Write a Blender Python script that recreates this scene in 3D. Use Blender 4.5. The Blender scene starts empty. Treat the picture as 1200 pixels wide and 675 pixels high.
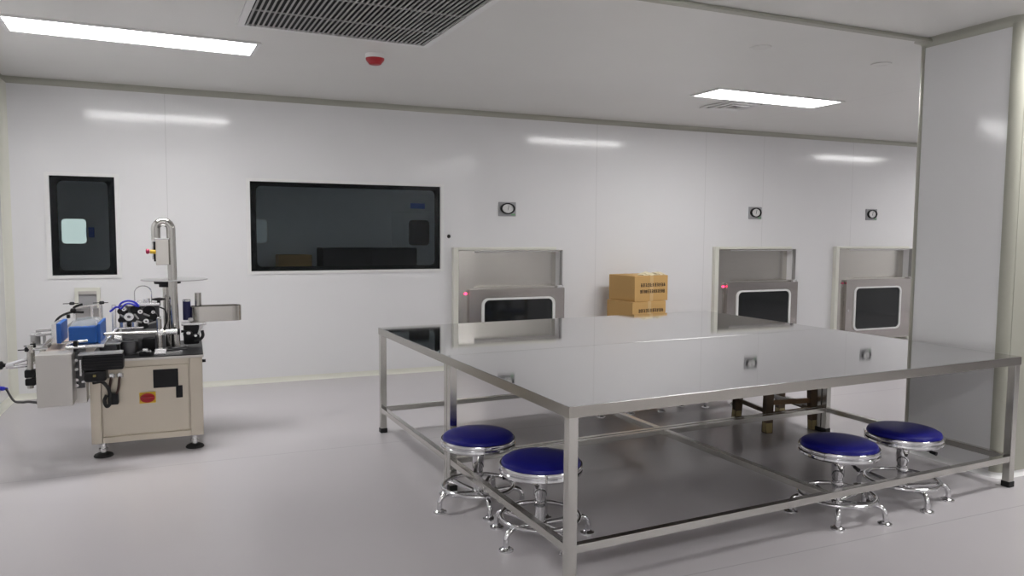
import bpy, bmesh, math, random
from mathutils import Vector, Matrix
random.seed(7)
S = bpy.context.scene
COL = S.collection
PI = math.pi

# ------------------------------------------------------------------ materials
def new_mat(name):
    m = bpy.data.materials.new(name); m.use_nodes = True
    nt = m.node_tree
    return m, nt, nt.nodes['Principled BSDF']

def mat(name, col, rough=.5, metal=0., spec=.5, coat=0., trans=0., emis=None, estr=0., mottle=0., mscale=6., bump=0., bscale=60., stretch=None):
    m, nt, b = new_mat(name)
    c = (*col, 1)
    b.inputs['Base Color'].default_value = c
    b.inputs['Roughness'].default_value = rough
    b.inputs['Metallic'].default_value = metal
    b.inputs['Specular IOR Level'].default_value = spec
    b.inputs['Coat Weight'].default_value = coat
    b.inputs['Coat Roughness'].default_value = .08
    b.inputs['Transmission Weight'].default_value = trans
    if emis:
        b.inputs['Emission Color'].default_value = (*emis, 1); b.inputs['Emission Strength'].default_value = estr
    tc = nt.nodes.new('ShaderNodeTexCoord')
    src = tc.outputs['Object']
    if stretch:
        mp = nt.nodes.new('ShaderNodeMapping'); mp.inputs['Scale'].default_value = stretch
        nt.links.new(src, mp.inputs['Vector']); src = mp.outputs['Vector']
    if mottle:
        n = nt.nodes.new('ShaderNodeTexNoise'); n.inputs['Scale'].default_value = mscale; n.inputs['Detail'].default_value = 3
        nt.links.new(src, n.inputs['Vector'])
        r = nt.nodes.new('ShaderNodeMapRange'); r.inputs['To Min'].default_value = rough-mottle; r.inputs['To Max'].default_value = rough+mottle
        nt.links.new(n.outputs['Fac'], r.inputs['Value']); nt.links.new(r.outputs['Result'], b.inputs['Roughness'])
    if bump:
        n = nt.nodes.new('ShaderNodeTexNoise'); n.inputs['Scale'].default_value = bscale; n.inputs['Detail'].default_value = 2
        nt.links.new(src, n.inputs['Vector'])
        bp = nt.nodes.new('ShaderNodeBump'); bp.inputs['Strength'].default_value = bump; bp.inputs['Distance'].default_value = .002
        nt.links.new(n.outputs['Fac'], bp.inputs['Height']); nt.links.new(bp.outputs['Normal'], b.inputs['Normal'])
    return m

def lines_mat(name, col, seam_col, axis, positions, width, rough, spec, coat=0., bump=.0, other=None):
    """painted panels / sheet flooring with thin joint lines at fixed world positions"""
    m, nt, b = new_mat(name)
    L = nt.links
    g = nt.nodes.new('ShaderNodeNewGeometry'); sp = nt.nodes.new('ShaderNodeSeparateXYZ'); L.new(g.outputs['Position'], sp.inputs[0])
    prev = None
    for ax, p in [(axis, q) for q in positions] + (other or []):
        s = nt.nodes.new('ShaderNodeMath'); s.operation = 'COMPARE'
        L.new(sp.outputs[ax], s.inputs[0]); s.inputs[1].default_value = p; s.inputs[2].default_value = width/2
        if prev is None: prev = s.outputs[0]
        else:
            mx = nt.nodes.new('ShaderNodeMath'); mx.operation = 'MAXIMUM'
            L.new(prev, mx.inputs[0]); L.new(s.outputs[0], mx.inputs[1]); prev = mx.outputs[0]
    n = nt.nodes.new('ShaderNodeTexNoise'); n.inputs['Scale'].default_value = 1.3; n.inputs['Detail'].default_value = 4
    L.new(g.outputs['Position'], n.inputs['Vector'])
    mc = nt.nodes.new('ShaderNodeMix'); mc.data_type = 'RGBA'
    mc.inputs[6].default_value = (*[c*.97 for c in col], 1); mc.inputs[7].default_value = (*[min(1, c*1.03) for c in col], 1)
    L.new(n.outputs['Fac'], mc.inputs[0])
    m2 = nt.nodes.new('ShaderNodeMix'); m2.data_type = 'RGBA'; m2.inputs[7].default_value = (*seam_col, 1)
    L.new(mc.outputs[2], m2.inputs[6]); L.new(prev, m2.inputs[0]); L.new(m2.outputs[2], b.inputs['Base Color'])
    b.inputs['Roughness'].default_value = rough; b.inputs['Specular IOR Level'].default_value = spec
    b.inputs['Coat Weight'].default_value = coat; b.inputs['Coat Roughness'].default_value = .12
    if bump:
        n2 = nt.nodes.new('ShaderNodeTexNoise'); n2.inputs['Scale'].default_value = 2.2; n2.inputs['Detail'].default_value = 1
        L.new(g.outputs['Position'], n2.inputs['Vector'])
        bp = nt.nodes.new('ShaderNodeBump'); bp.inputs['Strength'].default_value = bump; bp.inputs['Distance'].default_value = .02
        L.new(n2.outputs['Fac'], bp.inputs['Height']); L.new(bp.outputs['Normal'], b.inputs['Normal'])
    return m

M = {}
M['wall'] = lines_mat('white_panel', (.80, .80, .805), (.68, .68, .68), 0, [-.18, 4.21, 5.70, 6.58, 8.07], .006, .11, .40, coat=.0, bump=.006)
M['ceiling'] = lines_mat('ceiling_panel', (.75, .745, .72), (.63, .63, .61), 0, [5.75, 7.6], .006, .32, .45)
M['floor'] = lines_mat('floor_vinyl', (.575, .55, .565), (.47, .45, .465), 1, [2.55, 5.0], .007, .24, .5, bump=.03)
M['trim'] = mat('cream_trim', (.74, .74, .66), .35)
M['white_trim'] = mat('white_frame', (.80, .80, .79), .35)
M['alu'] = mat('aluminium', (.62, .62, .60), .3, 1)
M['steel_top'] = mat('steel_top', (.60, .60, .60), .045, 1, mottle=.02, mscale=3, stretch=(1, 12, 1), bump=.02, bscale=5)
M['steel'] = mat('brushed_steel', (.60, .58, .54), .24, 1, mottle=.05, mscale=5, stretch=(1, 1, 14))
M['steel_frame'] = mat('square_tube_steel', (.62, .61, .575), .20, 1, mottle=.05, mscale=8)
M['steel_cab'] = mat('cabinet_steel', (.565, .515, .43), .38, 1, mottle=.06, mscale=4, stretch=(1, 1, 10))
M['sheet'] = mat('satin_sheet', (.60, .58, .55), .42, .9, mottle=.04)
M['chrome'] = mat('chrome', (.70, .70, .71), .06, 1)
M['pipe'] = mat('polished_pipe', (.54, .53, .50), .16, 1)
M['white_metal'] = mat('bright_metal', (.80, .80, .80), .25, .8)
M['grey_metal'] = mat('grey_metal', (.42, .42, .42), .35, .8)
M['dark_metal'] = mat('dark_metal', (.10, .10, .105), .35, .6)
M['black'] = mat('black_plastic', (.010, .010, .011), .42, spec=.25)
M['rubber'] = mat('black_rubber', (.012, .012, .012), .65)
M['blue_seat'] = mat('blue_vinyl', (.013, .013, .20), .36, spec=.22, bump=.12, bscale=240)
M['blue'] = mat('blue_foam', (.010, .105, .42), .5)
M['navy'] = mat('navy_coat', (.014, .017, .10), .4)
M['tube_blue'] = mat('blue_tube', (.02, .03, .55), .3)
M['red'] = mat('red_plastic', (.42, .012, .02), .35)
M['crimson'] = mat('crimson_plastic', (.45, .02, .09), .35)
M['yellow'] = mat('yellow_plate', (.72, .46, .03), .45)
M['brown_cable'] = mat('dark_red_cable', (.045, .016, .012), .45)
M['white_plastic'] = mat('white_plastic', (.78, .78, .77), .4)
M['green'] = mat('green_mark', (.22, .42, .24), .5)
M['grey_plate'] = mat('grey_plate', (.36, .36, .37), .45)
M['disc'] = mat('grey_disc', (.40, .40, .40), .38, .5)
M['belt'] = mat('beige_belt', (.48, .40, .35), .55)
M['card'] = mat('cardboard', (.56, .345, .125), .75, bump=.15, bscale=30)
M['card_tape'] = mat('carton_tape', (.60, .41, .19), .4)
M['ink'] = mat('brown_ink', (.055, .035, .02), .8)
M['pack'] = mat('pale_packing', (.72, .66, .47), .5, bump=.4, bscale=25)
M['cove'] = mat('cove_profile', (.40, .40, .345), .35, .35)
M['door_steel'] = mat('door_steel', (.50, .47, .45), .20, 1, mottle=.04, mscale=5, stretch=(1, 1, 14))
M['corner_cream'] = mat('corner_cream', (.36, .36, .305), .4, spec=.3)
M['front_shade'] = mat('front_shade', (.36, .36, .305), .4, spec=.3)  # column front darkened by colour, in place of weaker light
M['shade_sheet'] = mat('dark_shade_sheet', (.10, .09, .08), .7)  # dark so that less light bounces under the tables
M['apron_steel'] = mat('apron_steel', (.44, .425, .39), .22, 1, mottle=.05, mscale=6)
M['motor'] = mat('motor_black', (.014, .014, .016), .5, spec=.25)
M['dull_label'] = mat('dull_label', (.26, .22, .07), .5)
M['wood'] = mat('dark_wood', (.085, .050, .022), .5, bump=.25, bscale=20, stretch=(8, 8, 1))
M['wood_brown'] = mat('brown_wood', (.17, .095, .04), .5, bump=.25, bscale=20, stretch=(1, 8, 8))
M['wood_end'] = mat('pale_wood', (.42, .34, .16), .6)
M['gasket'] = mat('white_gasket', (.80, .80, .79), .45)
M['box_glass'] = mat('dark_box_glass', (.012, .014, .015), .08)
M['window_border'] = mat('black_glass_border', (.004, .004, .004), .5, spec=.05)
M['room_paint'] = mat('room_paint', (.84, .86, .87), .6)
M['room_floor'] = mat('room_floor_paint', (.60, .60, .62), .5)
M['dark_cab'] = mat('dark_cabinet', (.009, .009, .010), .6)
M['hole'] = mat('duct_black', (.015, .015, .015), .8)
M['slat'] = mat('vent_slat', (.42, .42, .41), .5)
M['lamp'] = mat('lamp_panel', (.9, .9, .9), .5, emis=(1, .985, .985), estr=14.)
M['led'] = mat('red_led', (.5, .02, .05), .4, emis=(1, .04, .12), estr=2.2)
M['lit_pane'] = mat('lit_pane', (.6, .65, .62), .5, emis=(.78, .90, .84), estr=.38)
M['lit_dim'] = mat('dim_pane', (.6, .65, .66), .5, emis=(.8, .9, .9), estr=.03)
M['far_fill'] = mat('dim_fill', (.8, .8, .8), .5, emis=(.93, .97, 1), estr=.42)  # weak glow added to brighten the far room
M['blue_sign'] = mat('blue_sign', (.03, .16, .75), .5)

def glass_mat(name, tint, refl):
    m = bpy.data.materials.new(name); m.use_nodes = True
    nt = m.node_tree; nt.nodes.clear()
    o = nt.nodes.new('ShaderNodeOutputMaterial'); t = nt.nodes.new('ShaderNodeBsdfTransparent'); g = nt.nodes.new('ShaderNodeBsdfGlossy')
    x = nt.nodes.new('ShaderNodeMixShader'); f = nt.nodes.new('ShaderNodeFresnel'); f.inputs['IOR'].default_value = refl
    t.inputs['Color'].default_value = (*tint, 1); g.inputs['Roughness'].default_value = .015
    g.inputs['Color'].default_value = (.9, .9, .9, 1)
    nt.links.new(f.outputs[0], x.inputs[0]); nt.links.new(t.outputs[0], x.inputs[1]); nt.links.new(g.outputs[0], x.inputs[2]); nt.links.new(x.outputs[0], o.inputs[0])
    return m
M['glass'] = glass_mat('window_glass', (.86, .90, .92), 1.22)
M['film'] = mat('clear_film', (.32, .345, .365), .14, spec=.9, bump=.2, bscale=22)
M['film'].node_tree.nodes['Principled BSDF'].inputs['Alpha'].default_value = .78

# ------------------------------------------------------------------ mesh helper
class MB:
    def __init__(s): s.bm = bmesh.new(); s.wn = False
    def box(s, x0, y0, z0, x1, y1, z1, bev=0., seg=2):
        r = bmesh.ops.create_cube(s.bm, size=1)
        for v in r['verts']:
            v.co = Vector(((x0+x1)/2 + v.co.x*(x1-x0), (y0+y1)/2 + v.co.y*(y1-y0), (z0+z1)/2 + v.co.z*(z1-z0)))
        if bev:
            s.wn = True
            es = {e for v in r['verts'] for e in v.link_edges}
            bmesh.ops.bevel(s.bm, geom=list(es), offset=bev, segments=seg, profile=.5, affect='EDGES')
        return s
    def bar(s, a, b, w, h, bev=0.):
        """rectangular bar from a to b"""
        a, b = Vector(a), Vector(b); d = b-a; L = d.length; z = d.normalized()
        up = Vector((0, 0, 1)) if abs(z.z) < .95 else Vector((0, 1, 0))
        x = z.cross(up).normalized(); y = x.cross(z).normalized()
        r = bmesh.ops.create_cube(s.bm, size=1); mid = (a+b)/2
        for v in r['verts']: 
            c = v.co.copy(); v.co = mid + x*c.x*w + y*c.y*h + z*c.z*L
        if bev:
            s.wn = True
            es = {e for v in r['verts'] for e in v.link_edges}
            bmesh.ops.bevel(s.bm, geom=list(es), offset=bev, segments=2, profile=.5, affect='EDGES')
        return s
    def tube(s, pts, r, n=12, closed=False, caps=True, rz=1.):
        pts = [Vector(p) for p in pts]; N = len(pts); rings = []
        prevx = None
        for i, p in enumerate(pts):
            if closed: t = pts[(i+1) % N]-pts[i-1]
            else: t = pts[min(i+1, N-1)]-pts[max(i-1, 0)]
            t.normalize()
            if prevx is None:
                u = Vector((0, 0, 1)) if abs(t.z) < .9 else Vector((1, 0, 0))
                x = t.cross(u).normalized()
            else: x = (prevx - t*prevx.dot(t)).normalized()
            prevx = x; y = t.cross(x)
            rr = r[i] if isinstance(r, (list, tuple)) else r
            rings.append([s.bm.verts.new(p + (x*math.cos(2*PI*k/n) + y*math.sin(2*PI*k/n))*rr) for k in range(n)])
        for i in range(N if closed else N-1):
            A, B = rings[i], rings[(i+1) % N]
            for k in range(n): s.bm.faces.new((A[k], A[(k+1) % n], B[(k+1) % n], B[k]))
        if not closed and caps:
            s.bm.faces.new(rings[0][::-1]); s.bm.faces.new(rings[-1])
        return s
    def cyl(s, a, b, r, n=20, r2=None):
        return s.tube([a, b], [r, r if r2 is None else r2], n)
    def lathe(s, prof, c=(0, 0, 0), n=40, ell=1.):
        """profile of (radius, z) about a vertical axis through c"""
        c = Vector(c); rings = []
        for r, z in prof:
            if r < 1e-6: rings.append([s.bm.verts.new(c+Vector((0, 0, z)))])
            else: rings.append([s.bm.verts.new(c+Vector((r*math.cos(2*PI*k/n), r*ell*math.sin(2*PI*k/n), z))) for k in range(n)])
        for A, B in zip(rings, rings[1:]):
            for k in range(n):
                k2 = (k+1) % n
                if len(A) == 1 and len(B) == 1: continue
                if len(A) == 1: s.bm.faces.new((A[0], B[k2], B[k]))
                elif len(B) == 1: s.bm.faces.new((A[k], A[k2], B[0]))
                else: s.bm.faces.new((A[k], A[k2], B[k2], B[k]))
        return s
    def disc_y(s, c, rx, rz, d, n=28, hole=0., bev=0.):
        """(elliptic) disc or ring facing -y: front at c.y, back at c.y+d"""
        c = Vector(c)
        def ring(k, y): return [s.bm.verts.new(c+Vector((k*rx*math.cos(2*PI*i/n), y, k*rz*math.sin(2*PI*i/n)))) for i in range(n)]
        F, B = ring(1, 0), ring(1, d)
        if hole:
            f, b = ring(hole, 0), ring(hole, d)
            for i in range(n):
                j = (i+1) % n
                s.bm.faces.new((F[i], F[j], f[j], f[i])); s.bm.faces.new((B[j], B[i], b[i], b[j]))
                s.bm.faces.new((F[j], F[i], B[i], B[j])); s.bm.faces.new((f[i], f[j], b[j], b[i]))
        else:
            s.bm.faces.new(F); s.bm.faces.new(B[::-1])
            for i in range(n): s.bm.faces.new((F[(i+1) % n], F[i], B[i], B[(i+1) % n]))
        return s
    def prism(s, poly, axis, a, b):
        """polygon extruded along an axis; poly in the two remaining axes (in x,y,z order)"""
        def P(u, v, w):
            return Vector((w, u, v)) if axis == 0 else Vector((u, w, v)) if axis == 1 else Vector((u, v, w))
        A = [s.bm.verts.new(P(u, v, a)) for u, v in poly]; B = [s.bm.verts.new(P(u, v, b)) for u, v in poly]
        n = len(poly)
        s.bm.faces.new(A); s.bm.faces.new(B[::-1])
        for i in range(n): s.bm.faces.new((A[i], B[i], B[(i+1) % n], A[(i+1) % n]))
        return s
    def ring_prism(s, outer, inner, axis, a, b):
        def P(u, v, w):
            return Vector((w, u, v)) if axis == 0 else Vector((u, w, v)) if axis == 1 else Vector((u, v, w))
        n = len(outer)
        R = [[s.bm.verts.new(P(u, v, w)) for u, v in poly] for poly in (outer, inner) for w in (a, b)]
        for i in range(n):
            j = (i+1) % n
            for q in ((0, 1), (1, 3), (3, 2), (2, 0)):
                s.bm.faces.new((R[q[0]][i], R[q[0]][j], R[q[1]][j], R[q[1]][i]))
        return s
    def xf(s, m):
        bmesh.ops.transform(s.bm, matrix=m, verts=s.bm.verts); return s
    def build(s, name, m, parent=None, smooth=True, ang=38):
        bmesh.ops.recalc_face_normals(s.bm, faces=s.bm.faces)
        me = bpy.data.meshes.new(name); s.bm.to_mesh(me); s.bm.free()
        if smooth:
            me.shade_smooth(); me.set_sharp_from_angle(angle=math.radians(ang))
        me.materials.append(M[m] if isinstance(m, str) else m)
        o = bpy.data.objects.new(name, me); COL.objects.link(o)
        if s.wn and smooth:
            md = o.modifiers.new('WeightedNormal', 'WEIGHTED_NORMAL'); md.keep_sharp = True; md.weight = 80
        if parent: o.parent = parent
        return o

def rrect(x0, z0, x1, z1, r, n=6):
    p = []
    for cx, cz, a in ((x1-r, z1-r, 0), (x0+r, z1-r, 90), (x0+r, z0+r, 180), (x1-r, z0+r, 270)):
        for k in range(n+1):
            t = math.radians(a+90*k/n); p.append((cx+r*math.cos(t), cz+r*math.sin(t)))
    return p

def arc(c, r, a0, a1, n, plane='xz'):
    o = []
    for k in range(n+1):
        t = math.radians(a0+(a1-a0)*k/n); u, v = r*math.cos(t), r*math.sin(t)
        o.append((c[0]+u, c[1], c[2]+v) if plane == 'xz' else (c[0]+u, c[1]+v, c[2]) if plane == 'xy' else (c[0], c[1]+u, c[2]+v))
    return o

def bez(pts, n=8):
    """Catmull-Rom through points"""
    P = [Vector(p) for p in pts]; P = [P[0]*2-P[1]]+P+[P[-1]*2-P[-2]]; out = []
    for i in range(1, len(P)-2):
        for k in range(n):
            t = k/n; a, b, c, d = P[i-1:i+3]
            out.append(.5*((2*b)+(c-a)*t+(2*a-5*b+4*c-d)*t*t+(3*b-a-3*c+d)*t**3))
    out.append(P[-2]); return out

def tag(o, label=None, cat=None, group=None, kind=None):
    if label: o['label'] = label
    if cat: o['category'] = cat
    if group: o['group'] = group
    if kind: o['kind'] = kind
    return o
def thing(name, label, cat, loc=(0, 0, 0), rz=0., group=None):
    o = bpy.data.objects.new(name, None); COL.objects.link(o); o.empty_display_size = .1
    o.location = loc; o.rotation_euler = (0, 0, rz)
    return tag(o, label, cat, group)
def struct(o): o['kind'] = 'structure'; return o
def dup(root, loc, rz=0., label=None):
    c = root.copy(); COL.objects.link(c); c.location = loc; c.rotation_euler = (0, 0, rz)
    if label: c['label'] = label
    for ch in root.children:
        d = ch.copy(); COL.objects.link(d); d.parent = c
        for g in ch.children:
            e = g.copy(); COL.objects.link(e); e.parent = d
    return c

# ------------------------------------------------------------------ room
XL, XR, YB, YF, H = -1.43, 11.6, 7.456, -1.6, 2.70
WT = .12                     # back wall thickness
struct(MB().box(XL-.15, YF-.15, -.1, XR+.15, YB+WT, 0).build('floor', 'floor', smooth=False))
struct(MB().box(XL-.15, YF-.15, H, XR+.15, YB+WT, H+.1).build('ceiling', 'ceiling', smooth=False))

# back wall with openings for the two windows and the three transfer boxes
wins = [(-1.09, 1.05, -.597, 1.902), (.522, 1.062, 2.378, 1.905)]
PB = [2.50, 5.83, 7.775]     # left edges of the transfer boxes
PW, PZ0, PZ1 = 1.27, .03, 1.25
holes = wins + [(x+.07, PZ0+.02, x+PW-.02, PZ1-.02) for x in PB[:2]] + [(PB[2]+.07, PZ0+.02, PB[2]+1.40, PZ1-.02)]
def wall_holes(x0, x1, z0, z1, y0, y1, holes):
    mb = MB(); hs = sorted(holes); cur = x0
    for a, b, c, d in hs:
        mb.box(cur, y0, z0, a, y1, z1)
        mb.box(a, y0, z0, c, y1, b); mb.box(a, y0, d, c, y1, z1)
        cur = c
    mb.box(cur, y0, z0, x1, y1, z1)
    return mb
struct(wall_holes(XL-.15, XR+.15, 0, H, YB, YB+WT, holes).build('wall_back', 'wall', smooth=False))
struct(MB().box(XL-.15, YF, 0, XL, YB, H).build('wall_left', 'wall', smooth=False))
struct(MB().box(XR, YF, 0, XR+.15, YB, H).build('wall_right', 'wall', smooth=False))
struct(MB().box(XL-.15, YF-.15, 0, XR+.15, YF, H).build('wall_front', 'wall', smooth=False))

# concave corner profiles (coves)
def cove(r, n=6):
    p = [(0, 0)]
    for k in range(n+1):
        t = math.radians(90*k/n); p.append((r-r*math.sin(t), r-r*math.cos(t)))
    return p       # corner at the origin, fillet in the + + quadrant
def cv(r, fu=1, fv=1, u=0, v=0): return [(u+fu*a, v+fv*b) for a, b in cove(r)]
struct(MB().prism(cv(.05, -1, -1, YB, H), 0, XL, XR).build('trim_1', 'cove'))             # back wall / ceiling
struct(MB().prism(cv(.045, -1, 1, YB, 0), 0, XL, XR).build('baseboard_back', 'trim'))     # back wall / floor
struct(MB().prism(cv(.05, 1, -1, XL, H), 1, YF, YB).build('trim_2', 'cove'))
struct(MB().prism(cv(.045, 1, 1, XL, 0), 1, YF, YB).build('baseboard_left', 'trim'))
struct(MB().prism(cv(.06, 1, -1, XL, YB), 2, 0, H).build('trim_3', 'trim'))               # left corner

# boxed-in column with rounded corners on the right
PX0, PX1, PY0, PY1 = 4.40, 5.5, 2.905, 3.57
struct(MB().prism(rrect(PX0, PY0, PX1, PY1, .05, 6), 2, 0, H).build('wall_column', 'wall', ang=60))
def skirt(r, z, s):
    mb = MB(); n = 5
    for k in range(n+1):
        t = math.radians(90*k/n); out = r-r*math.sin(t); dz = r-r*math.cos(t)
        loop = [mb.bm.verts.new((x, y, z+s*dz)) for x, y in rrect(PX0-out, PY0-out, PX1+out, PY1+out, .05+out, 6)]
        if k:
            for i in range(len(loop)): mb.bm.faces.new((prev[i], prev[(i+1) % len(loop)], loop[(i+1) % len(loop)], loop[i]))
        prev = loop
    return mb
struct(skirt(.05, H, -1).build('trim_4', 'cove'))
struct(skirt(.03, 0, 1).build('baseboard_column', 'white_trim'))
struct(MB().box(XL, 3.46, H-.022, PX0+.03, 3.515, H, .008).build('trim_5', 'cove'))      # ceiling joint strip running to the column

def corner_post(name, m, cx, cy, a0, r=.054):
    pts = [(cx+r*math.cos(math.radians(a0+90*k/8)), cy+r*math.sin(math.radians(a0+90*k/8))) for k in range(9)]
    inn = [(cx+(r-.008)*math.cos(math.radians(a0+90*k/8)), cy+(r-.008)*math.sin(math.radians(a0+90*k/8))) for k in range(8, -1, -1)]
    struct(MB().prism(pts+inn, 2, .03, H-.03).build(name, m))
corner_post('trim_6', 'cove', PX0+.05, PY1-.05, 90)
struct(MB().box(PX0+.05, PY0-.006, .03, PX1-.05, PY0+.002, H-.05).build('column_front_shade', 'front_shade', smooth=False))  # added sheet; its darker colour stands in for shade on the column front
corner_post('trim_7', 'corner_cream', PX0+.05, PY0+.05, 180)

# ------------------------------------------------------------------ windows
def window(name, x0, z0, x1, z1):
    w = .035
    f = MB().ring_prism([(x0-w, z0-w*.8), (x1+w, z0-w*.8), (x1+w, z1+w*.8), (x0-w, z1+w*.8)], [(x0, z0), (x1, z0), (x1, z1), (x0, z1)], 1, YB-.012, YB).build(name, 'white_trim', smooth=False)
    struct(f)
    bx, bz = .055, .042
    MB().ring_prism(rrect(x0, z0, x1, z1, .004, 4), rrect(x0+bx, z0+bz, x1-bx, z1-bz, .045, 4), 1, YB+.020, YB+.024).build('glass_border', 'window_border', f, smooth=False)
    g = MB().box(x0, YB+.012, z0, x1, YB+.018, z1).build('window_pane', 'glass', f, smooth=False)
    return f
window('window_1', *wins[0]); window('window_2', *wins[1])

# ------------------------------------------------------------------ the dim room behind the glass
RY0, RY1 = YB+WT, YB+2.6
struct(MB().box(-3.2, RY0, -.1, 10.2, RY1+.1, 0).build('floor_beyond', 'room_floor', smooth=False))
struct(MB().box(-3.2, RY0, H, 10.2, RY1+.1, H+.1).build('ceiling_beyond', 'room_paint', smooth=False))
struct(MB().box(-3.2, RY1, 0, 10.2, RY1+.1, H).build('wall_beyond', 'room_paint', smooth=False))
struct(MB().box(-3.3, RY0, 0, -3.2, RY1+.1, H).build('wall_beyond_left', 'room_paint', smooth=False))
struct(MB().box(10.2, RY0, 0, 10.3, RY1+.1, H).build('wall_beyond_right', 'room_paint', smooth=False))
yw = RY1
def far_port(name, x0, z0, x1, z1, m, r=.04):
    f = MB().ring_prism(rrect(x0-.02, z0-.02, x1+.02, z1+.02, r+.02), rrect(x0, z0, x1, z1, r), 1, yw-.02, yw).build(name, 'white_trim')
    struct(f); MB().prism(rrect(x0, z0, x1, z1, r), 1, yw-.012, yw-.002).build('window_pane', m, f)
far_port('window_3', -1.36, 1.28, -1.11, 1.565, 'lit_pane')
far_port('window_4', .66, 1.29, .90, 1.58, 'lit_dim')
d1 = MB().box(2.52, yw-.05, 0, 3.35, yw, 1.71, .006).build('door_1', 'room_paint', smooth=False); struct(d1)
MB().prism(rrect(2.74, 1.255, 3.03, 1.60, .05), 1, yw-.058, yw-.045).build('window_pane', 'dark_cab', d1)
MB().bar((2.62, yw-.07, .92), (2.62, yw-.07, 1.06), .02, .02, .004).build('door_handle', 'alu', d1)
tag(MB().box(2.78, yw-.018, 1.755, 2.98, yw, 1.83, .004).build('door_sign', 'blue_sign'), 'small blue sign above the door seen through the wide window', 'sign')
tag(MB().box(-1.115, yw-.016, 1.35, -1.03, yw, 1.47, .006).build('wall_notice', 'blue_sign'), 'small blue square notice seen through the narrow window', 'notice')
cb = thing('storage_cabinet', 'long low dark cabinet seen through the wide window', 'cabinet', (2.12, yw-.30, 0))
MB().box(-.61, -.2, 0, .61, .25, 1.23, .01).build('body', 'dark_cab', cb)
MB().box(-.60, -.215, .05, -.01, -.2, 1.2, .004).build('door', 'dark_cab', cb)
MB().box(.01, -.215, .05, .60, -.2, 1.2, .004).build('door', 'dark_cab', cb)
bx2 = thing('carton', 'brown carton seen through the wide window beside the dark cabinet', 'box', (1.19, yw-.28, 0))
MB().box(-.20, -.18, .88, .20, .18, 1.145, .004).build('body', 'card', bx2)
MB().box(-.20, -.002, 1.1445, .20, .002, 1.1465).build('lid_seam', 'ink', bx2)
added_fill = thing('ceiling_light', 'added fill panel, out of view, brightening the room behind the wide window', 'ceiling light', (2.6, YB+1.3, H))  # added unseen lamp that lifts the brightness of the far room
MB().box(-.6, -.15, -.012, .6, .15, -.001, .002).build('frame', 'white_trim', added_fill, smooth=False)
MB().box(-.58, -.13, -.016, .58, .13, -.0125).build('diffuser', 'far_fill', added_fill, smooth=False)
st = thing('side_shelf', 'low dark shelf unit seen through the wide window under a brown carton', 'shelf', (1.19, yw-.28, 0))
for z in (.1, .48, .86): MB().box(-.3, -.22, z, .3, .22, z+.018).build('shelf_board', 'dark_cab', st)
for sx in (-.29, .29):
    for sy in (-.21, .21): MB().box(sx-.012, sy-.012, 0, sx+.012, sy+.012, .88).build('leg', 'dark_cab', st)

# ------------------------------------------------------------------ ceiling fittings
def light(loc, label):
    t = thing('ceiling_light', label, 'ceiling light', loc, 0, 'recessed ceiling lights')
    MB().ring_prism(rrect(-.745, -.205, .745, .205, .01, 2), rrect(-.715, -.178, .715, .178, .006, 2), 2, -.012, 0).build('frame', 'white_trim', t, smooth=False)
    MB().box(-.715, -.178, -.008, .715, .178, -.001).build('diffuser', 'lamp', t, smooth=False)
    return t
L0 = light((-.285, 5.545, H), 'long rectangular ceiling light at the left, beside the big slatted grille')
L0.rotation_euler.z = math.radians(3)
dup(L0, (4.96, 5.58, H), math.radians(1.2), 'rectangular ceiling light at the right, nearest the column')
dup(L0, (10.0, 5.56, H), 0, 'rectangular ceiling light hidden beyond the column')
dup(L0, (4.97, 2.38, H), 0, 'rectangular ceiling light over the front of the column, out of view')
dup(L0, (-.272, -.55, H), 0, 'rectangular ceiling light behind the viewer on the left')
dup(L0, (4.95, -.55, H), 0, 'rectangular ceiling light behind the viewer on the right')

vx0, vx1, vy0, vy1 = .315, 1.535, 3.78, 4.99
vt = thing('ceiling_grille', 'large square slatted return air grille in the ceiling', 'air vent', ((vx0+vx1)/2, (vy0+vy1)/2, H), math.radians(2.4))
a, b = (vx1-vx0)/2, (vy1-vy0)/2
MB().ring_prism([(-a, -b), (a, -b), (a, b), (-a, b)], [(-a+.04, -b+.04), (a-.04, -b+.04), (a-.04, b-.04), (-a+.04, b-.04)], 2, -.014, 0).build('frame', 'white_trim', vt, smooth=False)
MB().box(-a+.03, -b+.03, -.003, a-.03, b-.03, 0).build('backing', 'hole', vt, smooth=False)
mb = MB(); n = 38
for k in range(n):
    x = -a+.04 + (k+.5)*(2*a-.08)/n
    mb.prism([(x-.0075, -.013), (x+.0045, -.013), (x+.0095, -.004), (x-.0025, -.004)], 1, -b+.04, b-.04)
MB_sl = mb.build('slats', 'slat', vt, smooth=False)
for y in (-.18, .22):
    MB().box(-a+.04, y-.005, -.012, a-.04, y+.005, -.005).build('cross_bar', 'slat', vt, smooth=False)

v2 = thing('air_diffuser', 'small square ceiling air diffuser just behind the right ceiling light', 'air vent', (4.93, 6.02, H))
for k, r in enumerate((.24, .17, .10)):
    MB().ring_prism([(-r, -r), (r, -r), (r, r), (-r, r)], [(-r+.035, -r+.035), (r-.035, -r+.035), (r-.035, r-.035), (-r+.035, r-.035)], 2, -.012-.006*k, -.004).build('ring', 'white_trim', v2, smooth=False)
MB().box(-.22, -.22, -.004, .22, .22, 0).build('backing', 'hole', v2, smooth=False)

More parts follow.
